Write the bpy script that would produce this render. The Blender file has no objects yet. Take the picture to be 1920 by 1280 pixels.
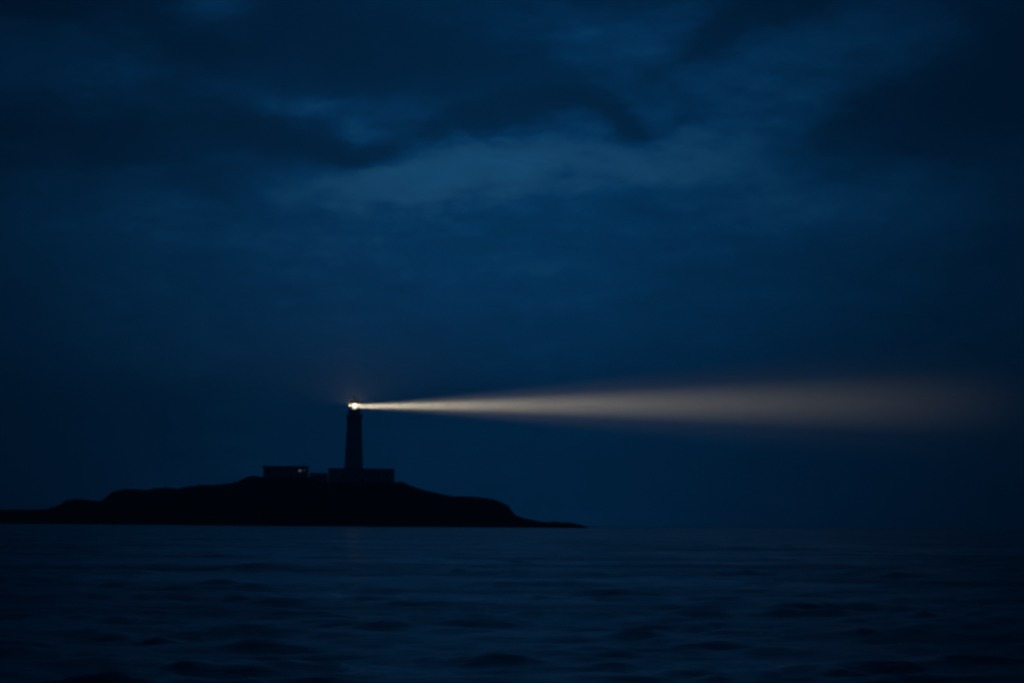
import bpy, bmesh, math, random
import numpy as np

random.seed(7)
rng = np.random.default_rng(7)
scene = bpy.context.scene
C = scene.collection
R = math.radians

# ------------------------------------------------------------------ camera
F_PX = 4533.0                      # 85 mm lens on a 36 mm wide frame of 1920 px
PITCH, ROLL, EYE = math.atan((984.5 - 640.0) / F_PX), 0.0078, 0.8
cam_d = bpy.data.cameras.new('camera')
cam_d.lens, cam_d.sensor_width = 85.0, 36.0
cam_d.clip_start, cam_d.clip_end = 0.1, 30000.0
cam = bpy.data.objects.new('camera', cam_d)
C.objects.link(cam)
fwd = np.array([0.0, math.cos(PITCH), math.sin(PITCH)])
up0 = np.array([0.0, -math.sin(PITCH), math.cos(PITCH)])
rt0 = np.array([1.0, 0.0, 0.0])
rt = rt0 * math.cos(ROLL) + up0 * math.sin(ROLL)
up = -rt0 * math.sin(ROLL) + up0 * math.cos(ROLL)
from mathutils import Matrix, Vector
cam.matrix_world = Matrix(((rt[0], up[0], -fwd[0], 0.0), (rt[1], up[1], -fwd[1], 0.0),
                           (rt[2], up[2], -fwd[2], EYE), (0, 0, 0, 1)))
scene.camera = cam


def world_at(px, py, Y):
    """world x, z of the photograph's point (px, py) for a thing standing Y metres away"""
    d = fwd + rt * ((px - 960.0) / F_PX) - up * ((py - 640.0) / F_PX)
    k = Y / d[1]
    return d[0] * k, EYE + d[2] * k


# ------------------------------------------------------------------ render look
scene.view_settings.view_transform = 'Standard'
scene.view_settings.look = 'None'
scene.view_settings.exposure = 0.0
scene.view_settings.gamma = 1.0
scene.render.engine = 'CYCLES'
scene.cycles.use_denoising = True
scene.cycles.denoiser = 'OPENIMAGEDENOISE'
scene.cycles.denoising_input_passes = 'RGB_ALBEDO_NORMAL'
scene.cycles.use_adaptive_sampling = False
scene.cycles.pixel_filter_type = 'BLACKMAN_HARRIS'
scene.cycles.filter_width = 2.9
scene.cycles.max_bounces = 6
scene.cycles.volume_bounces = 0
scene.cycles.transparent_max_bounces = 16
scene.cycles.sample_clamp_indirect = 0.09
scene.cycles.caustics_reflective = False
scene.cycles.caustics_refractive = False

# ------------------------------------------------------------------ world: dusk sky with broken cloud
SUN_EL, SUN_AZ = -4.0, 0.0
world = bpy.data.worlds.new('World')
scene.world = world
world.use_nodes = True
nt = world.node_tree
nt.nodes.clear()


def N(kind, **kw):
    n = nt.nodes.new(kind)
    for k, v in kw.items():
        setattr(n, k, v)
    return n


def put(sock, v):
    if isinstance(v, bpy.types.NodeSocket):
        nt.links.new(v, sock)
    else:
        sock.default_value = v


def M(op, a, b=None, c=None):
    n = N('ShaderNodeMath', operation=op)
    put(n.inputs[0], a)
    if b is not None:
        put(n.inputs[1], b)
    if c is not None:
        put(n.inputs[2], c)
    return n.outputs[0]


def noise(vec, scale, detail=4.0, rough=0.55):
    n = N('ShaderNodeTexNoise')
    n.noise_dimensions = '3D'
    put(n.inputs['Vector'], vec)
    n.inputs['Scale'].default_value = scale
    n.inputs['Detail'].default_value = detail
    n.inputs['Roughness'].default_value = rough
    return n


tc = N('ShaderNodeTexCoord')
sep = N('ShaderNodeSeparateXYZ')
nt.links.new(tc.outputs['Generated'], sep.inputs[0])
az = M('ARCTAN2', sep.outputs[0], sep.outputs[1])            # 0 = north (+Y), to the right positive
el = M('ARCSINE', sep.outputs[2])
# clouds are drawn out sideways: noise space with elevation stretched
cv = N('ShaderNodeCombineXYZ')
put(cv.inputs[0], sep.outputs[0])
put(cv.inputs[1], sep.outputs[1])
put(cv.inputs[2], M('MULTIPLY', sep.outputs[2], 2.6))
w1 = noise(cv.outputs[0], 9.0, 3.0)
w2 = noise(cv.outputs[0], 34.0, 5.0, 0.6)
sw1 = N('ShaderNodeSeparateXYZ'); nt.links.new(w1.outputs['Color'], sw1.inputs[0])
sw2 = N('ShaderNodeSeparateXYZ'); nt.links.new(w2.outputs['Color'], sw2.inputs[0])


def warp(base, a, b, ka, kb):
    t = M('MULTIPLY_ADD', M('SUBTRACT', a, 0.5), ka, base)
    return M('MULTIPLY_ADD', M('SUBTRACT', b, 0.5), kb, t)


azw = warp(az, sw1.outputs[0], sw2.outputs[0], 0.020, 0.036)
elw = warp(el, sw1.outputs[1], sw2.outputs[1], 0.008, 0.017)


def blob(px, py, sx, sy, rot, a, wa=None, we=None):
    """one soft cloud bank (a < 0) or thin bright gap (a > 0), by its azimuth and elevation in the sky"""
    d = fwd + rt * ((px - 960.0) / F_PX) - up * ((py - 640.0) / F_PX)
    d = d / np.linalg.norm(d)
    a0, e0 = math.atan2(d[0], d[1]), math.asin(d[2])
    ct, st = math.cos(R(rot)), math.sin(R(rot))
    da, de = M('SUBTRACT', wa or azw, a0), M('SUBTRACT', we or elw, e0)
    kx, ky = F_PX / sx, F_PX / sy
    p = M('MULTIPLY_ADD', da, ct * kx, M('MULTIPLY', de, st * kx))
    q = M('MULTIPLY_ADD', da, -st * ky, M('MULTIPLY', de, ct * ky))
    r2 = M('MULTIPLY_ADD', p, p, M('MULTIPLY', q, q))
    return M('MULTIPLY', M('EXPONENT', M('MULTIPLY', r2, -1.0)), a)


BLOBS = [
    # x, y, half length, half height, slope deg (up to the right), strength
    (640, 70, 340, 95, -4, -0.75),      # big dark bank, upper left of centre
    (820, 130, 190, 60, -6, -0.35),
    (370, 95, 70, 40, 10, -0.40),
    (405, 0, 85, 60, 0, 0.70),          # pale green-blue hole at the top
    (520, 262, 150, 42, -8, -0.80),     # dark tongue left of the bright band
    (680, 290, 90, 22, -4, -0.80),
    (550, 208, 90, 20, -10, 0.40),
    (690, 250, 48, 30, -35, 0.24),
    (620, 195, 60, 14, 0, 0.25),
    (880, 228, 125, 28, 16, -0.95),     # arched wisp, rising limb
    (1010, 182, 90, 25, 18, -0.60),
    (1075, 174, 65, 22, -12, -0.70),
    (1150, 218, 80, 25, -32, -0.90),    # arched wisp, falling limb
    (1200, 245, 60, 20, 0, -0.35),
    (1290, 218, 70, 16, 12, -0.25),
    (980, 298, 400, 72, 6, 0.36),      # bright band under the arch
    (710, 350, 230, 42, 6, 0.24),
    (1080, 370, 300, 45, 4, 0.10),
    (1230, 312, 190, 40, 0, 0.20),
    (1180, 95, 150, 70, 10, 0.16),
    (1480, 170, 180, 110, 20, 0.30),
    (1640, 70, 150, 60, 22, 0.22),
    (1600, 390, 260, 60, 0, 0.30),
    (1390, 45, 150, 28, 34, -0.70),     # dark diagonal bar, upper right
    (1480, -10, 130, 36, 20, -0.55),
    (1140, 5, 130, 26, 0, -0.45),
    (1760, 190, 190, 60, 28, -0.45),    # dark bank at the right
    (1850, 205, 160, 38, -4, -0.50),
    (1600, 225, 90, 36, 28, -0.45),
    (1740, 265, 130, 26, 0, -0.25),
    (1930, 60, 110, 120, 30, -0.40),
    (120, 260, 260, 65, 0, -0.50),      # dark bank at the left
    (400, 350, 90, 28, -25, -0.22),
    (20, 0, 240, 28, 0, -0.75),
    (150, 110, 230, 60, 0, 0.25),
    (150, 600, 330, 330, 0, 0.20),
    (330, 450, 220, 60, 0, 0.12),
]
total = None
for b in BLOBS:
    t = blob(*b)
    total = t if total is None else M('ADD', total, t)
# ordinary broken cloud over the whole vault, so it goes on the same way outside the frame
nb = noise(cv.outputs[0], 13.0, 6.0, 0.58)
nf = noise(cv.outputs[0], 60.0, 5.0, 0.6)
hi = N('ShaderNodeMapRange', interpolation_type='SMOOTHSTEP')       # cloud structure thins out towards the horizon
put(hi.inputs['Value'], el)
for i, v in ((1, 0.06), (2, 0.19), (3, 0.45), (4, 1.0)):
    hi.inputs[i].default_value = v
hi_f = hi.outputs[0]
total = M('MULTIPLY_ADD', M('MULTIPLY', M('SUBTRACT', nb.outputs[0], 0.5), hi_f), 0.85, total)
total = M('MULTIPLY_ADD', M('MULTIPLY', M('SUBTRACT', nf.outputs[0], 0.5), hi_f), 0.75, total)
# afterglow: brightest where the sun went down, falling off round the horizon
ga = M('MULTIPLY', M('ADD', az, 0.0045), F_PX / (490.0 * 1.4142))
glow = M('EXPONENT', M('MULTIPLY', M('MULTIPLY', ga, ga), -1.0))
vert = M('EXPONENT', M('MULTIPLY', M('POWER', M('DIVIDE', M('SUBTRACT', el, 0.125), 0.16), 2.0), -1.0))
glow = M('MULTIPLY', glow, M('MULTIPLY_ADD', vert, 0.55, 0.53))
low = M('EXPONENT', M('MULTIPLY', M('POWER', M('DIVIDE', el, 0.13), 2.0), -1.0))
glow = M('MULTIPLY', glow, M('MULTIPLY_ADD', low, 2.5, 1.0))
base = M('MULTIPLY_ADD', glow, 0.089, 0.0145)
total = M('MULTIPLY', M('TANH', M('MULTIPLY', total, 2.0)), 0.72)       # firmer cloud edges
S = M('MULTIPLY', base, M('EXPONENT', total))
# thin cloud in the brightest places is greyer than the blue behind it
grey = N('ShaderNodeMapRange', interpolation_type='SMOOTHSTEP')
put(grey.inputs['Value'], M('MULTIPLY', total, M('MULTIPLY', base, 9.0)))
for i, v in ((1, 0.12), (2, 0.75), (3, 0.0), (4, 1.0)):
    grey.inputs[i].default_value = v
tint = N('ShaderNodeMix', data_type='RGBA')
put(tint.inputs['Factor'], grey.outputs[0])
tint.inputs['A'].default_value = (0.010, 0.318, 1.0, 1)
tint.inputs['B'].default_value = (0.050, 0.40, 0.98, 1)
cloud = N('ShaderNodeVectorMath', operation='SCALE')
put(cloud.inputs[0], tint.outputs['Result'])
put(cloud.inputs['Scale'], S)
sky = N('ShaderNodeTexSky', sky_type='NISHITA', sun_disc=False)
sky.sun_elevation, sky.sun_rotation = R(SUN_EL), R(SUN_AZ)
skt = N('ShaderNodeVectorMath', operation='MULTIPLY')
put(skt.inputs[0], sky.outputs[0])
skt.inputs[1].default_value = (0.0, 0.35, 1.0)
sks = N('ShaderNodeVectorMath', operation='SCALE')
put(sks.inputs[0], skt.outputs[0])
sks.inputs['Scale'].default_value = 0.06
add = N('ShaderNodeVectorMath', operation='ADD')
put(add.inputs[0], cloud.outputs[0])
put(add.inputs[1], sks.outputs[0])
bg = N('ShaderNodeBackground')
put(bg.inputs['Color'], add.outputs[0])
bg.inputs['Strength'].default_value = 1.0
wo = N('ShaderNodeOutputWorld')
nt.links.new(bg.outputs[0], wo.inputs['Surface'])
world.cycles.sampling_method = 'MANUAL'
world.cycles.sample_map_resolution = 1024

# ------------------------------------------------------------------ last daylight through the cloud
sun_d = bpy.data.lights.new('sun', 'SUN')
sun_d.energy, sun_d.angle, sun_d.color = 0.0008, R(20), (0.35, 0.65, 1.0)
sun = bpy.data.objects.new('sun', sun_d)
C.objects.link(sun)
sun.rotation_euler = (R(90 - 10), 0, R(180))      # from low in front of the camera


# ================================================================== helpers
def mat(name, col, rough=0.8, var=0.25, scale=1.0, bump=0.0, metallic=0.0):
    m = bpy.data.materials.new(name)
    m.use_nodes = True
    t = m.node_tree
    p = t.nodes['Principled BSDF']
    p.inputs['Roughness'].default_value = rough
    p.inputs['Metallic'].default_value = metallic
    n = t.nodes.new('ShaderNodeTexNoise')
    g = t.nodes.new('ShaderNodeNewGeometry')
    t.links.new(g.outputs['Position'], n.inputs['Vector'])
    n.inputs['Scale'].default_value = scale
    n.inputs['Detail'].default_value = 6
    r = t.nodes.new('ShaderNodeMix')
    r.data_type = 'RGBA'
    r.inputs['A'].default_value = (*[c * (1 - var) for c in col], 1)
    r.inputs['B'].default_value = (*[min(1, c * (1 + var)) for c in col], 1)
    t.links.new(n.outputs[0], r.inputs['Factor'])
    t.links.new(r.outputs['Result'], p.inputs['Base Color'])
    if bump:
        b = t.nodes.new('ShaderNodeBump')
        b.inputs['Strength'].default_value = bump
        b.inputs['Distance'].default_value = 0.05
        t.links.new(n.outputs[0], b.inputs['Height'])
        t.links.new(b.outputs[0], p.inputs['Normal'])
    return m


def mesh_obj(name, verts, faces, m, parent=None, smooth=False):
    me = bpy.data.meshes.new(name)
    me.from_pydata([tuple(v) for v in verts], [], faces)
    if smooth:
        me.polygons.foreach_set('use_smooth', [True] * len(me.polygons))
    me.materials.append(m)
    me.update()
    o = bpy.data.objects.new(name, me)
    C.objects.link(o)
    if parent:
        o.parent = parent
    return o


def lathe(prof, n=48, phase=0.0):
    v, f = [], []
    for (r, z) in prof:
        for i in range(n):
            a = phase + 2 * math.pi * i / n
            v.append((r * math.cos(a), r * math.sin(a), z))
    for k in range(len(prof) - 1):
        for i in range(n):
            j = (i + 1) % n
            f.append((k * n + i, k * n + j, (k + 1) * n + j, (k + 1) * n + i))
    f.append(tuple(range(n - 1, -1, -1)))
    top = (len(prof) - 1) * n
    f.append(tuple(top + i for i in range(n)))
    return v, f


def boxes(lst):
    """list of (x0, x1, y0, y1, z0, z1)"""
    v, f = [], []
    for (x0, x1, y0, y1, z0, z1) in lst:
        b = len(v)
        v += [(x0, y0, z0), (x1, y0, z0), (x1, y1, z0), (x0, y1, z0),
              (x0, y0, z1), (x1, y0, z1), (x1, y1, z1), (x0, y1, z1)]
        f += [tuple(b + i for i in q) for q in ((0, 3, 2, 1), (4, 5, 6, 7), (0, 1, 5, 4),
                                               (1, 2, 6, 5), (2, 3, 7, 6), (3, 0, 4, 7))]
    return v, f


def bar(p, q, r, n=6):
    p, q = Vector(p), Vector(q)
    d = (q - p).normalized()
    a = d.orthogonal().normalized()
    b = d.cross(a)
    v = [tuple(c + (a * math.cos(2 * math.pi * i / n) + b * math.sin(2 * math.pi * i / n)) * r)
         for c in (p, q) for i in range(n)]
    f = [(i, (i + 1) % n, n + (i + 1) % n, n + i) for i in range(n)]
    f += [tuple(range(n - 1, -1, -1)), tuple(range(n, 2 * n))]
    return v, f


def join(parts):
    v, f = [], []
    for pv, pf in parts:
        b = len(v)
        v += list(pv)
        f += [tuple(b + i for i in q) for q in pf]
    return v, f


def empty(name, loc, label, cat, group=None):
    o = bpy.data.objects.new(name, None)
    C.objects.link(o)
    o.location = loc
    o['label'], o['category'] = label, cat
    if group:
        o['group'] = group
    return o


def vnoise(x, y, seed=0):
    """smooth value noise, numpy"""
    xi, yi = np.floor(x).astype(np.int64), np.floor(y).astype(np.int64)
    fx, fy = x - xi, y - yi
    fx, fy = fx * fx * fx * (fx * (fx * 6 - 15) + 10), fy * fy * fy * (fy * (fy * 6 - 15) + 10)

    def h(a, b):
        n = (a * 374761393 + b * 668265263 + seed * 974711) & 0x7fffffff
        n = ((n ^ (n >> 13)) * 1274126177) & 0x7fffffff
        return ((n ^ (n >> 16)) & 0xffff) / 65535.0
    a, b, c, d = h(xi, yi), h(xi + 1, yi), h(xi, yi + 1), h(xi + 1, yi + 1)
    return (a * (1 - fx) + b * fx) * (1 - fy) + (c * (1 - fx) + d * fx) * fy


def fbm(x, y, oct=5, seed=0, ridged=False):
    s, a, t = 0, 0.5, 0
    for k in range(oct):
        n = vnoise(x, y, seed + k * 17)
        if ridged:
            n = 1 - np.abs(2 * n - 1)
        s = s + a * n
        t += a
        a *= 0.5
        x, y = x * 2.03 + 11.3, y * 2.03 + 5.7
    return s / t


# ================================================================== sea
def build_sea():
    rows_back = np.array([-400.0, -150.0, -60.0, -25.0, -10.0, -4.0, 0.0])
    rows = np.concatenate([rows_back, np.geomspace(3.0, 6000.0, 900)])
    tin = np.linspace(-1, 1, 520)
    tout = np.geomspace(1.12, 1.0e3, 14)
    X, Y = [], []
    for y in rows:
        w = 10.0 + 0.27 * max(y, 0.0)
        out = w + (3200.0 - w) * ((np.arange(1, 15) / 14.0) ** 2.2)
        X.append(np.concatenate([-out[::-1], tin * w, out]))
        Y.append(np.full(len(tin) + 28, y))
    X, Y = np.array(X), np.array(Y)
    nr, nc = X.shape
    dx = np.gradient(X, axis=1)
    dy = np.gradient(Y, axis=0)
    Z = np.zeros_like(X)
    PX, PY = np.zeros_like(X), np.zeros_like(X)
    patch = 0.30 + 1.3 * fbm(X / 1.6, Y / 3.2, 3, 5) ** 1.8 + 0.5 * fbm(X / 22.0, Y / 60.0, 3, 6)          # gusts: calmer and rougher patches
    for k in range(110):
        lam = 0.11 * (3.6 / 0.11) ** (k / 109.0) * rng.uniform(0.9, 1.1)
        th = R(-78) + rng.normal(0, 0.75)              # mostly running towards the camera
        kx, ky = 2 * math.pi / lam * math.cos(th), 2 * math.pi / lam * math.sin(th)
        amp = 0.0074 * lam ** 0.8 / (1.0 + lam / 0.7) * rng.uniform(0.5, 1.5)
        need = np.maximum(abs(kx) * dx, abs(ky) * dy) / math.pi
        fade = np.clip(1.6 - 1.7 * need, 0, 1)
        ph = kx * X + ky * Y + rng.uniform(0, 6.283)
        a = amp * fade * patch
        Z += a * np.cos(ph)
        PX -= a * math.cos(th) * np.sin(ph)
        PY -= a * math.sin(th) * np.sin(ph)
    # single steeper wavelets among the ripples
    for k in range(640):
        yc = 9.0 * (150.0 / 9.0) ** rng.uniform(0, 1)
        xc = rng.uniform(-1, 1) * (0.27 * yc + 6.0)
        ln = rng.uniform(0.09, 0.42) * (0.40 + yc / 42.0)
        wd = ln * rng.uniform(0.28, 0.45) + 0.008 * yc
        hh = min(wd, 0.30) * rng.uniform(0.05, 0.20)
        i0, i1 = np.searchsorted(rows, [yc - 4 * wd, yc + 4 * wd])
        if i1 - i0 < 2:
            continue
        th = rng.normal(0, 0.18)
        dxx, dyy = X[i0:i1] - xc, Y[i0:i1] - yc
        u = (dxx * math.cos(th) + dyy * math.sin(th)) / ln
        v = (-dxx * math.sin(th) + dyy * math.cos(th)) / wd + 0.35 * u * u
        g = np.exp(-u * u - np.where(v < 0, v * v * 2.2, v * v * 0.6))
        Z[i0:i1] += hh * g
    X2, Y2 = X + 0.8 * PX, Y + 0.8 * PY
    co = np.stack([X2, Y2, Z], -1).reshape(-1, 3)
    idx = np.arange(nr * nc).reshape(nr, nc)
    quads = np.stack([idx[:-1, :-1], idx[:-1, 1:], idx[1:, 1:], idx[1:, :-1]], -1).reshape(-1, 4)
    me = bpy.data.meshes.new('sea')
    me.vertices.add(len(co)); me.vertices.foreach_set('co', co.astype(np.float32).ravel())
    me.loops.add(quads.size); me.loops.foreach_set('vertex_index', quads.astype(np.int32).ravel())
    me.polygons.add(len(quads))
    me.polygons.foreach_set('loop_start', np.arange(0, quads.size, 4, dtype=np.int32))
    me.polygons.foreach_set('use_smooth', np.ones(len(quads), dtype=bool))
    me.update(calc_edges=True)
    m = bpy.data.materials.new('sea_water')
    m.use_nodes = True
    t = m.node_tree
    p = t.nodes['Principled BSDF']
    p.inputs['Base Color'].default_value = (0.002, 0.010, 0.018, 1)
    p.inputs['Roughness'].default_value = 0.17
    p.inputs['IOR'].default_value = 1.333
    g = t.nodes.new('ShaderNodeNewGeometry')
    mp = t.nodes.new('ShaderNodeMapping')
    mp.inputs['Scale'].default_value = (0.55, 1.0, 1.0)
    t.links.new(g.outputs['Position'], mp.inputs[0])
    # cat's-paws: patches of wind-ruffled and of slick water
    gn = t.nodes.new('ShaderNodeTexNoise')
    gn.inputs['Scale'].default_value = 0.16
    gn.inputs['Detail'].default_value = 7
    gn.inputs['Roughness'].default_value = 0.68
    t.links.new(mp.outputs[0], gn.inputs['Vector'])
    gr = t.nodes.new('ShaderNodeMapRange')
    t.links.new(gn.outputs[0], gr.inputs[0])
    for i, v in ((1, 0.36), (2, 0.64), (3, 0.08), (4, 0.36)):
        gr.inputs[i].default_value = v
    t.links.new(gr.outputs[0], p.inputs['Roughness'])
    hs = None
    for sc_, st in ((1.1, 0.05), (6.0, 0.024), (30.0, 0.008)):
        n = t.nodes.new('ShaderNodeTexNoise')
        n.inputs['Scale'].default_value = sc_
        n.inputs['Detail'].default_value = 5
        t.links.new(mp.outputs[0], n.inputs['Vector'])
        mm = t.nodes.new('ShaderNodeMath'); mm.operation = 'MULTIPLY_ADD'
        t.links.new(n.outputs[0], mm.inputs[0]); mm.inputs[1].default_value = st
        if hs is None:
            mm.inputs[2].default_value = 0.0
        else:
            t.links.new(hs, mm.inputs[2])
        hs = mm.outputs[0]
    b = t.nodes.new('ShaderNodeBump')
    b.inputs['Strength'].default_value = 0.8
    b.inputs['Distance'].default_value = 1.0
    t.links.new(hs, b.inputs['Height'])
    t.links.new(b.outputs[0], p.inputs['Normal'])
    me.materials.append(m)
    o = bpy.data.objects.new('sea', me)
    C.objects.link(o)
    o['kind'] = 'structure'
    o['label'] = 'dark blue sea with low wind ripples reaching the horizon'
    return o


sea = build_sea()

# ================================================================== island
YC = 996.0
PROFILE = [(-760, 992), (-600, 978), (-400, 962), (-200, 958), (-60, 955), (0, 955.5), (50, 957), (98, 957),
           (112, 952), (125, 947), (140, 939), (160, 937.5), (178, 941), (192, 942), (206, 939), (216, 930), (226, 921),
           (238, 918), (250, 917.5), (270, 920.5), (288, 919.5), (300, 916.5), (318, 915.5), (332, 919), (350, 915),
           (375, 912), (410, 911), (435, 908), (455, 903), (468, 897), (480, 894), (490, 893.5), (580, 895), (598, 902),
           (612, 903.5), (740, 903.5), (752, 905), (770, 912), (790, 919), (810, 924), (835, 929.5), (860, 933),
           (885, 933), (905, 934.5), (925, 938), (942, 944), (953, 951), (960, 960), (966, 965.5), (985, 971),
           (1005, 976), (1020, 978.5), (1038, 977.5), (1052, 979.5), (1064, 978.8), (1080, 982), (1092, 985), (1110, 992)]
pr = np.array([world_at(a, b, YC) for a, b in PROFILE])


def ridge(x):
    return np.interp(x, pr[:, 0], pr[:, 1], left=-2.0, right=-2.0)


X_A = [world_at(486, 893, 990)[0], world_at(590, 893, 990)[0]]
X_B = [world_at(606, 903, 990)[0], world_at(746, 903, 990)[0]]


def island_h(X, Y):
    P = ridge(X)
    wf = 9.0 + 2.5 * np.maximum(P, 0.0) * (0.75 + 0.5 * fbm(X / 40.0, X * 0 + 3.1, 3, 3))
    wb = 14.0 + 2.2 * np.maximum(P, 0.0)
    t = np.where(Y < YC - 14, (YC - 14 - Y) / wf, np.where(Y > YC + 14, (Y - YC - 14) / wb, 0.0))
    steep = 0.55 + 0.4 * fbm(X / 30.0, X * 0 + 9.7, 3, 8)
    c = 1 - np.clip(t, 0, 3) ** (1.0 + 1.4 * steep)
    n = fbm(X / 16.0, Y / 11.0, 6, 21, ridged=True) - 0.5
    n2 = fbm(X / 3.1, Y / 3.1, 4, 40) - 0.5
    off = np.clip(t * 2.2, 0, 1)
    H = np.where(P > 0, P * np.maximum(c, -1.0), P) - np.where(P < 0.5, np.clip(t, 0, 2), 0)
    H = H - off * np.maximum(P, 1.5) * 0.34 * np.abs(n) * 2 * 0.6 + n2 * (0.75 * off + 0.28)
    H = H + (fbm(X / 5.0, Y / 40.0, 4, 77) - 0.5) * 0.9 * (1 - off) * np.clip(P / 6.0, 0.25, 1.0)
    # levelled ground under the station
    for (xa, xb), zz in ((X_A, world_at(530, 894.5, 990)[1]), (X_B, world_at(680, 904, 990)[1])):
        m = np.clip((X - xa + 3) / 4, 0, 1) * np.clip((xb + 3 - X) / 4, 0, 1) * np.clip((Y - 976) / 5, 0, 1) * np.clip((1012 - Y) / 5, 0, 1)
        m = m * m * (3 - 2 * m)
        H = H * (1 - m) + zz * m
    return np.maximum(H, -1.6)


def build_island():
    xs = np.arange(pr[0, 0] - 6, pr[-1, 0] + 8, 0.62)
    ys = np.concatenate([np.arange(905.0, 975.0, 0.8), np.arange(975.0, 1015.0, 0.6), np.arange(1015.0, 1075.0, 2.0)])
    X, Y = np.meshgrid(xs, ys)
    Z = island_h(X, Y)
    co = np.stack([X + (fbm(X / 2.0, Y / 2.0, 2, 90) - 0.5) * 0.9, Y, Z], -1).reshape(-1, 3)
    nr, nc = X.shape
    idx = np.arange(nr * nc).reshape(nr, nc)
    q = np.stack([idx[:-1, :-1], idx[:-1, 1:], idx[1:, 1:], idx[1:, :-1]], -1).reshape(-1, 4)
    zq = Z.reshape(-1)[q]
    q = q[zq.max(1) > -1.59]
    me = bpy.data.meshes.new('island')
    me.vertices.add(len(co)); me.vertices.foreach_set('co', co.astype(np.float32).ravel())
    me.loops.add(q.size); me.loops.foreach_set('vertex_index', q.astype(np.int32).ravel())
    me.polygons.add(len(q))
    me.polygons.foreach_set('loop_start', np.arange(0, q.size, 4, dtype=np.int32))
    me.update(calc_edges=True)
    m = bpy.data.materials.new('island_rock_and_turf')
    m.use_nodes = True
    t = m.node_tree
    p = t.nodes['Principled BSDF']
    p.inputs['Roughness'].default_value = 0.95
    p.inputs['Specular IOR Level'].default_value = 0.2
    g = t.nodes.new('ShaderNodeNewGeometry')
    n = t.nodes.new('ShaderNodeTexNoise'); n.inputs['Scale'].default_value = 0.35; n.inputs['Detail'].default_value = 8
    t.links.new(g.outputs['Position'], n.inputs['Vector'])
    s = t.nodes.new('ShaderNodeSeparateXYZ'); t.links.new(g.outputs['Normal'], s.inputs[0])
    rk = t.nodes.new('ShaderNodeMix'); rk.data_type = 'RGBA'
    rk.inputs['A'].default_value = (0.035, 0.034, 0.033, 1); rk.inputs['B'].default_value = (0.10, 0.095, 0.09, 1)
    t.links.new(n.outputs[0], rk.inputs['Factor'])
    tf = t.nodes.new('ShaderNodeMix'); tf.data_type = 'RGBA'
    tf.inputs['A'].default_value = (0.030, 0.040, 0.014, 1); tf.inputs['B'].default_value = (0.07, 0.075, 0.03, 1)
    t.links.new(n.outputs[0], tf.inputs['Factor'])
    mr = t.nodes.new('ShaderNodeMapRange')
    t.links.new(s.outputs[2], mr.inputs[0]); mr.inputs[1].default_value = 0.72; mr.inputs[2].default_value = 0.9
    mx = t.nodes.new('ShaderNodeMix'); mx.data_type = 'RGBA'
    t.links.new(mr.outputs[0], mx.inputs['Factor'])
    t.links.new(rk.outputs['Result'], mx.inputs['A']); t.links.new(tf.outputs['Result'], mx.inputs['B'])
    t.links.new(mx.outputs['Result'], p.inputs['Base Color'])
    me.materials.append(m)
    o = bpy.data.objects.new('island', me)
    C.objects.link(o)
    o['kind'] = 'structure'
    o['label'] = 'low dark rocky island with a lighthouse station on its crest'
    return o


island = build_island()

# rough grass and heather on the crest: too many to count
def build_tussocks():
    n = 5200
    x = rng.uniform(pr[4, 0] - 20, world_at(955, 950, YC)[0], n)
    y = YC + rng.uniform(-16, 12, n)
    keep = []
    za = island_h(x, y)
    for i in range(n):
        on = (X_A[0] - 1 < x[i] < X_A[1] + 1 or X_B[0] - 2 < x[i] < X_B[1] + 1) and 974 < y[i] < 1014
        if not on and za[i] > 1.5:
            keep.append(i)
    v, f = [], []
    clump = fbm(x / 7.0, y / 7.0, 3, 55)
    for i in keep:
        h0 = 0.18 + 0.75 * max(0.0, clump[i] - 0.38) + random.random() * 0.12
        for k in range(4):
            a = random.uniform(0, 6.283)
            r = random.uniform(0.15, 0.45)
            bx, by = x[i] + r * math.cos(a), y[i] + r * math.sin(a)
            tx, ty = bx + random.uniform(-0.3, 0.3), by + random.uniform(-0.3, 0.3)
            c, s = math.cos(a + 1.3) * 0.22, math.sin(a + 1.3) * 0.22
            b = len(v)
            z0 = za[i] - 0.35
            v += [(bx - c, by - s, z0), (bx + c, by + s, z0), (tx + c * 0.3, ty + s * 0.3, za[i] + h0), (tx - c * 0.3, ty - s * 0.3, za[i] + h0 * 0.9)]
            f.append((b, b + 1, b + 2, b + 3))
    o = mesh_obj('rough_grass', v, f, mat('rough_grass', (0.045, 0.052, 0.022), 0.95, 0.4, 0.8))
    o['kind'] = 'stuff'
    o['label'] = 'rough grass and heather along the crest of the island'
    return o


build_tussocks()

# ================================================================== lighthouse
m_stone = mat('weathered_white_paint', (0.72, 0.71, 0.69), 0.85, 0.3, 0.7, 0.3)
m_iron = mat('dark_painted_iron', (0.05, 0.05, 0.05), 0.5, 0.3, 2.0)
m_bronze = mat('lantern_frame_metal', (0.03, 0.03, 0.028), 0.5, 0.2, 3.0)
m_copper = mat('cupola_copper', (0.09, 0.10, 0.085), 0.5, 0.3, 2.0)

TY = 1000.0
tx, z_base = world_at(662.9, 904.0, TY)
PXM = TY / F_PX                                   # metres per photograph pixel at the tower


def zt(py):
    return world_at(663.5, py, TY)[1] - z_base


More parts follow.
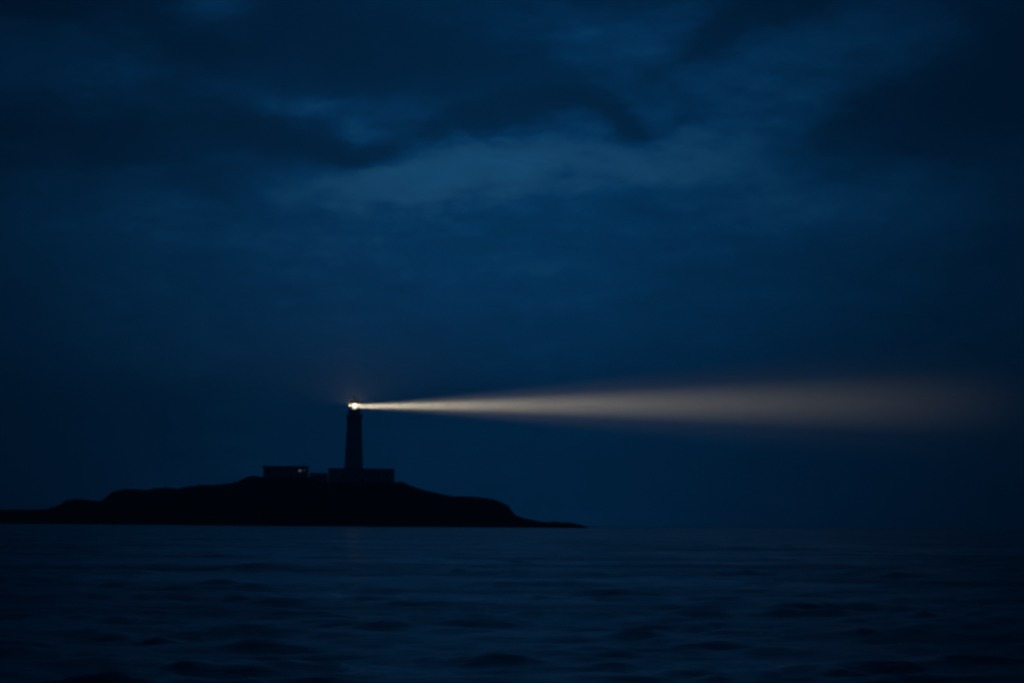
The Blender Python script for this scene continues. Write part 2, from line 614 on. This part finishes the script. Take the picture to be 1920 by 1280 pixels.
lh = empty('lighthouse', (tx, TY, z_base), 'tall round lighthouse tower with its lamp lit, throwing a beam', 'lighthouse')
zg, zm0, zm1, zgl0, zgl1 = zt(780.5), zt(777), zt(767.6), zt(767.6), zt(755.8)
prof = [(4.35, -1.2), (4.35, 0.6), (4.10, 0.75)]
zc = zg - 0.9
for k in range(13):
    s = k / 12.0
    prof.append((4.02 - 1.00 * s + 0.18 * (1 - s) ** 3, 0.75 + (zc - 0.75) * s))
prof += [(3.10, zc + 0.05), (3.14, zc + 0.3), (3.32, zc + 0.55), (3.50, zg - 0.05)]
v, f = lathe(prof, 56)
mesh_obj('tower', v, f, m_stone, lh, True)
m_pane_dark = mat('dark_window_glass', (0.01, 0.012, 0.015), 0.1, 0.1)

v, f = lathe([(3.3, zg), (3.66, zg + 0.05), (3.70, zg + 0.45), (3.62, zg + 0.52), (2.3, zg + 0.56)], 56)
gal = mesh_obj('gallery', v, f, m_stone, lh, True)
parts = []
for i in range(28):
    a = 2 * math.pi * i / 28
    parts.append(bar((3.5 * math.cos(a), 3.5 * math.sin(a), zg + 0.5), (3.5 * math.cos(a), 3.5 * math.sin(a), zg + 1.55), 0.025))
for hz in (0.85, 1.2, 1.55):
    for i in range(28):
        a, b = 2 * math.pi * i / 28, 2 * math.pi * (i + 1) / 28
        parts.append(bar((3.5 * math.cos(a), 3.5 * math.sin(a), zg + hz), (3.5 * math.cos(b), 3.5 * math.sin(b), zg + hz), 0.022))
mesh_obj('railing', *join(parts), m_iron, gal)

v, f = lathe([(2.55, zg + 0.5), (2.45, zg + 0.7), (2.42, zm1 - 0.2), (2.5, zm1 - 0.15), (2.5, zm1 - 0.01), (0.6, zm1)], 48)
mesh_obj('lantern_wall', v, f, m_stone, lh, True)

# glazed lantern
NP, RG = 16, 2.28
fr = []
for i in range(NP):
    a = 2 * math.pi * (i + 0.5) / NP
    fr.append(bar((RG * math.cos(a), RG * math.sin(a), zgl0), (RG * math.cos(a), RG * math.sin(a), zgl1), 0.05))
for zz, rr in ((zgl0 + 0.05, 0.07), (zgl1 - 0.05, 0.08)):
    for i in range(NP):
        a, b = 2 * math.pi * (i + 0.5) / NP, 2 * math.pi * (i + 1.5) / NP
        fr.append(bar((RG * math.cos(a), RG * math.sin(a), zz), (RG * math.cos(b), RG * math.sin(b), zz), rr))
mesh_obj('lantern_frame', *join(fr), m_bronze, lh)

m_glass = bpy.data.materials.new('salt_hazed_glass')
m_glass.use_nodes = True
t = m_glass.node_tree
t.nodes.clear()
o_ = t.nodes.new('ShaderNodeOutputMaterial')
tr = t.nodes.new('ShaderNodeBsdfTransparent'); tr.inputs[0].default_value = (0.97, 0.97, 0.96, 1)
tl = t.nodes.new('ShaderNodeBsdfTranslucent'); tl.inputs[0].default_value = (0.9, 0.88, 0.8, 1)
gl = t.nodes.new('ShaderNodeBsdfGlossy'); gl.inputs['Roughness'].default_value = 0.05
x1 = t.nodes.new('ShaderNodeMixShader'); x1.inputs[0].default_value = 0.005
x2 = t.nodes.new('ShaderNodeMixShader'); x2.inputs[0].default_value = 0.05
t.links.new(tr.outputs[0], x1.inputs[1]); t.links.new(tl.outputs[0], x1.inputs[2])
t.links.new(x1.outputs[0], x2.inputs[1]); t.links.new(gl.outputs[0], x2.inputs[2])
t.links.new(x2.outputs[0], o_.inputs[0])
hw = RG * math.sin(math.pi / NP) - 0.055
pv, pf = boxes([(-0.01, 0.01, -hw, hw, zgl0 + 0.125, zgl1 - 0.135)])
pane_me = None
for i in range(NP):
    a = 2 * math.pi * i / NP
    if pane_me is None:
        pn = mesh_obj('pane', pv, pf, m_glass, lh)
        pane_me = pn.data
    else:
        pn = bpy.data.objects.new('pane', pane_me)
        C.objects.link(pn)
        pn.parent = lh
    rp = RG * math.cos(math.pi / NP)
    pn.location = (rp * math.cos(a), rp * math.sin(a), 0)
    pn.rotation_euler = (0, 0, a)

# cupola, vent ball and finial
z0 = zgl1
v, f = lathe([(0.5, z0 - 0.02), (2.52, z0), (2.58, z0 + 0.16), (2.40, z0 + 0.24), (2.20, z0 + 0.58), (1.80, z0 + 0.98), (1.25, z0 + 1.32),
              (0.70, z0 + 1.55), (0.52, z0 + 1.68)], 48)
cup = mesh_obj('cupola', v, f, m_copper, lh, True)
zv = z0 + 1.62
v, f = lathe([(0.50, zv), (0.55, zv + 0.1), (0.52, zv + 0.45), (0.42, zv + 0.75), (0.30, zv + 1.05), (0.17, zv + 1.3)], 24)
mesh_obj('vent', v, f, m_copper, cup, True)
v, f = lathe([(0.17, zv + 1.3), (0.11, zv + 1.7), (0.05, zv + 2.1), (0.03, zt(739.0))], 10)
mesh_obj('finial', v, f, m_iron, cup, True)

# revolving optic: lit glass lens round the lamp
zl = zt(761.3)
bdir = Vector((0.2560, 1.0, 0.0532)).normalized()      # swinging away from the camera, out to sea on the right


def lit(name, col, strength, see):
    m = bpy.data.materials.new(name)
    m.use_nodes = True
    t = m.node_tree
    t.nodes.clear()
    o_ = t.nodes.new('ShaderNodeOutputMaterial')
    tr = t.nodes.new('ShaderNodeBsdfTransparent')
    em = t.nodes.new('ShaderNodeEmission')
    em.inputs[0].default_value = (*col, 1)
    em.inputs[1].default_value = strength
    mx = t.nodes.new('ShaderNodeMixShader')
    mx.inputs[0].default_value = 1 - see
    t.links.new(tr.outputs[0], mx.inputs[1]); t.links.new(em.outputs[0], mx.inputs[2])
    t.links.new(mx.outputs[0], o_.inputs[0])
    m.cycles.emission_sampling = 'FRONT_BACK'
    return m


m_lens = lit('lit_lens_glass', (1.0, 0.93, 0.72), 2.4, 0.4)
lp = []
for k in range(15):
    a = -1.15 + 2.3 * k / 14
    step = 0.04 if k % 2 else 0.0
    lp.append((0.98 * math.cos(a * 0.92) + step, 1.12 * math.sin(a)))
v, f = lathe(lp, 32)
lens = mesh_obj('lens', v, f[:-2], m_lens, lh, True)
lens.location = (0, 0, zl)
v, f = lathe([(0.55, zm1 + 0.0), (0.5, zl - 1.1), (0.7, zl - 1.05)], 20)
mesh_obj('lens_pedestal', v, f, m_iron, lh, True)
v, f = lathe([(0.3, zl + 0.42), (1.05, zl + 0.42), (1.05, zl + 0.46), (0.3, zl + 0.54)], 24)
mesh_obj('light_block_disc', v, f, m_iron, lh, True)  # unseen disc added to keep the upward spot off the cupola's underside
v, f = lathe([(0.08, -0.45), (0.16, -0.3), (0.16, 0.3), (0.08, 0.45)], 12)
bulb = mesh_obj('lamp', v, f, lit('lamp_filament', (1, 0.95, 0.8), 2.0, 0.5), lh, True)
bulb.location = (0, 0, zl)

for spread, watts in ((2.2, 1.5e5), (4.2, 0.8e5)):     # bright core and softer fringe of the one beam
    sp = bpy.data.lights.new('lighthouse_beam', 'AREA')
    sp.shape = 'DISK'
    sp.size = 1.9
    sp.energy = watts
    sp.color = (1.0, 0.83, 0.54)
    sp.spread = R(spread)
    sp.cycles.use_multiple_importance_sampling = False
    spo = bpy.data.objects.new('lighthouse_beam', sp)
    C.objects.link(spo)
    spo.parent = lh
    spo.location = Vector((0, 0, zl)) + bdir * 2.45
    spo.rotation_euler = bdir.to_track_quat('-Z', 'Y').to_euler()
# added upward-only spot for the halo above the lantern; its cone misses the sea
pt = bpy.data.lights.new('halo_spot', 'SPOT')
pt.energy = 9.0e4
pt.color = (1.0, 0.84, 0.58)
pt.spot_size = R(176)
pt.spot_blend = 0.05
pt.shadow_soft_size = 0.25
pt.cycles.use_multiple_importance_sampling = False
pto = bpy.data.objects.new('halo_spot', pt)
C.objects.link(pto)
pto.parent = lh
pto.location = (0, 0, zl)
pto.rotation_euler = (math.pi, 0, 0)

# ================================================================== station buildings
m_wall = mat('pale_harled_wall', (0.62, 0.62, 0.60), 0.9, 0.2, 0.6, 0.2)
m_roof = mat('lead_flat_roof', (0.07, 0.07, 0.075), 0.6, 0.25, 0.8)
m_frame = mat('window_frame_paint', (0.35, 0.35, 0.34), 0.5, 0.1)
m_door = mat('door_paint', (0.04, 0.06, 0.05), 0.5, 0.2)
m_dark = bpy.data.materials['dark_window_glass']
m_litwin = bpy.data.materials.new('lit_window')
m_litwin.use_nodes = True
pb = m_litwin.node_tree.nodes['Principled BSDF']
pb.inputs['Base Color'].default_value = (0.05, 0.05, 0.05, 1)
pb.inputs['Emission Color'].default_value = (0.80, 0.88, 1.0, 1)
pb.inputs['Emission Strength'].default_value = 0.13
m_litwin.cycles.emission_sampling = 'NONE'


def window(parent, x, z, w, h, y, glass=m_dark, name='window'):
    fv, ff = boxes([(-w / 2, w / 2, -0.05, 0.04, 0, 0.1), (-w / 2, w / 2, -0.05, 0.04, h - 0.1, h),
                    (-w / 2, -w / 2 + 0.1, -0.05, 0.04, 0.1, h - 0.1), (w / 2 - 0.1, w / 2, -0.05, 0.04, 0.1, h - 0.1),
                    (-0.03, 0.03, -0.04, 0.03, 0.1, h - 0.1)])
    o = mesh_obj(name, fv, ff, m_frame, parent)
    o.location = (x, y, z)
    pv, pf = boxes([(-w / 2 + 0.1, w / 2 - 0.1, -0.02, 0.02, 0.1, h - 0.1)])
    mesh_obj('pane', pv, pf, glass, o)
    sv, sf = boxes([(-w / 2 - 0.1, w / 2 + 0.1, -0.14, 0.02, -0.13, -0.005)])
    mesh_obj('sill', sv, sf, m_stone, o)
    return o


def door(parent, x, z, w, h, y):
    dv, df = boxes([(-w / 2, w / 2, -0.04, 0.03, 0, h)])
    o = mesh_obj('door', dv, df, m_door, parent)
    o.location = (x, y, z)
    hv, hf = boxes([(w / 2 - 0.18, w / 2 - 0.08, -0.10, -0.045, 1.0, 1.12)])
    mesh_obj('handle', hv, hf, m_bronze, o)


# flat-roofed keepers' house under the tower
YB = 985.0
xb0, zb1 = world_at(616.0, 877.0, YB)
xb1, zb0 = world_at(737.5, 904.5, YB)
wB, hB = xb1 - xb0, zb1 - zb0
kb = empty('keepers_house', ((xb0 + xb1) / 2, YB, zb0), 'long flat-roofed stone house at the foot of the lighthouse tower', 'house')
v, f = boxes([(-wB / 2, wB / 2, 0, 9.5, -1.0, hB - 0.55)])
mesh_obj('wall', v, f, m_wall, kb)
v, f = boxes([(-wB / 2 - 0.12, wB / 2 + 0.12, -0.12, 9.62, hB - 0.55, hB - 0.30)])
mesh_obj('cornice', v, f, m_stone, kb)
rb, rbf = boxes([(-wB / 2, wB / 2, 0.0, 0.35, hB - 0.3, hB), (-wB / 2, wB / 2, 9.15, 9.5, hB - 0.3, hB),
                 (-wB / 2, -wB / 2 + 0.35, 0.35, 9.15, hB - 0.3, hB), (wB / 2 - 0.35, wB / 2, 0.35, 9.15, hB - 0.3, hB)])
mesh_obj('parapet', rb, rbf, m_roof, kb)
v, f = boxes([(-wB / 2 + 0.36, wB / 2 - 0.36, 0.36, 9.14, hB - 0.29, hB - 0.2)])
mesh_obj('roof', v, f, m_roof, kb)
for k, fx in enumerate((-0.40, -0.27, -0.10, 0.14, 0.27, 0.40)):
    window(kb, fx * wB, 2.0, 1.15, 1.7, -0.05)
door(kb, 0.02 * wB, 0.05, 1.1, 2.3, -0.04)

# lower store with overhanging flat roof to the left
YA = 988.0
xa0, za1 = world_at(490.5, 872.8, YA)
xa1, za0 = world_at(577.5, 894.8, YA)
wA, hA = xa1 - xa0, za1 - za0
ka = empty('store_building', ((xa0 + xa1) / 2, YA, za0), 'low flat-roofed outbuilding left of the tower with one small lit window', 'building')
v, f = boxes([(-wA / 2 + 0.7, wA / 2 - 0.55, 0, 8.0, -1.0, hA - 0.42)])
mesh_obj('wall', v, f, m_wall, ka)
v, f = boxes([(-wA / 2, wA / 2, -0.55, 8.5, hA - 0.42, hA - 0.16), (-wA / 2 + 0.25, wA / 2 - 0.35, -0.3, 8.2, hA - 0.16, hA)])
rf = mesh_obj('roof', v, f, m_roof, ka)
v, f = boxes([(0.10 * wA, 0.10 * wA + 0.7, 2.0, 2.9, hA, hA + 0.25)])
mesh_obj('roof_vent', v, f, m_iron, rf)
v, f = join([bar((0.40 * wA, 3.5, hA - 0.05), (0.40 * wA, 3.5, hA + 1.5), 0.05), bar((0.40 * wA - 0.45, 3.5, hA + 1.25), (0.40 * wA + 0.45, 3.5, hA + 1.25), 0.035),
             bar((0.40 * wA - 0.3, 3.5, hA + 0.95), (0.40 * wA + 0.3, 3.5, hA + 0.95), 0.035)])
mesh_obj('aerial', v, f, m_iron, rf)
xw, zw = world_at(562.6, 881.8, YA)
mid = (xa0 + xa1) / 2
w = window(ka, xw - mid, zw - za0 - 0.45, 1.15, 0.92, -0.05, m_litwin, 'lit_window')
w['label'] = 'small window with a pale light in it'
m_dimwin = m_litwin.copy(); m_dimwin.name = 'dimly_lit_window'
m_dimwin.node_tree.nodes['Principled BSDF'].inputs['Emission Strength'].default_value = 0.03
window(ka, xw - mid + 1.75, zw - za0 - 0.22, 1.0, 0.7, -0.05, m_dimwin, 'lit_window')
for fx in (-0.36, -0.20, 0.0):
    window(ka, fx * wA, 1.35, 1.1, 1.3, -0.05)
door(ka, 0.13 * wA, 0.05, 1.0, 2.2, -0.04)

# yard wall between the two
YW = 989.0
xw0, zw1 = world_at(579.5, 886.0, YW)
xw1, zw0 = world_at(615.0, 903.5, YW)
yw = empty('yard_wall', ((xw0 + xw1) / 2, YW, zw0), 'plain yard wall joining the outbuilding and the house', 'wall')
yw['kind'] = 'thing'
L = xw1 - xw0 - 0.25
v, f = boxes([(-L / 2, L / 2, 0, 0.6, -1.0, zw1 - zw0 - 0.2)])
mesh_obj('wall', v, f, m_wall, yw)
v, f = boxes([(-L / 2, L / 2, -0.08, 0.68, zw1 - zw0 - 0.2, zw1 - zw0)])
mesh_obj('coping', v, f, m_stone, yw)

# ================================================================== lamp glint at the foot of the rocks, built as a pale strip
xs0, _ = world_at(640, 984, 940)
xs1, _ = world_at(694, 984, 940)
sv, sf = [], []
ns, nw = 60, 7
yy = np.arange(900.0, 985.0, 0.25)
for i in range(ns + 1):
    x = xs0 + (xs1 - xs0) * i / ns
    hh = island_h(np.full_like(yy, x), yy)
    ysh = yy[np.argmax(hh > 0.25)] - 0.6
    s = i / ns
    env = math.sin(math.pi * s) ** 0.7
    hgt = (0.16 + 0.34 * float(fbm(np.array([x * 0.9]), np.array([2.0]), 4, 66)[0])) * env + 0.04
    for j in range(nw):
        u = j / (nw - 1)
        prof_h = math.sin(math.pi * u) ** 0.8
        sv.append((x, ysh + (u - 0.5) * 1.4, -0.12 + (hgt + 0.12) * prof_h))
for i in range(ns):
    for j in range(nw - 1):
        a = i * nw + j
        sf.append((a, a + nw, a + nw + 1, a + 1))
glint_strip = mesh_obj('glint_strip', sv, sf, mat('pale_glint', (0.75, 0.78, 0.80), 0.9, 0.2, 3.0), None, True)
glint_strip['kind'] = 'stuff'
glint_strip['label'] = 'thin pale strip standing in for lamp glint at the foot of the island'

# ================================================================== haze
hv, hf = boxes([(-3400, 3400, -450, 8600, -3.0, 480.0)])
hz_m = bpy.data.materials.new('sea_haze')
hz_m.use_nodes = True
t = hz_m.node_tree
t.nodes.clear()
o_ = t.nodes.new('ShaderNodeOutputMaterial')
pvn = t.nodes.new('ShaderNodeVolumePrincipled')
pvn.inputs['Color'].default_value = (0.9, 0.92, 0.95, 1)
pvn.inputs['Density'].default_value = 2.6e-4
pvn.inputs['Anisotropy'].default_value = 0.7
t.links.new(pvn.outputs[0], o_.inputs['Volume'])
hz = mesh_obj('haze', hv, hf, hz_m)
hz['kind'] = 'stuff'
hz['label'] = 'thin damp sea haze that makes the beam visible'
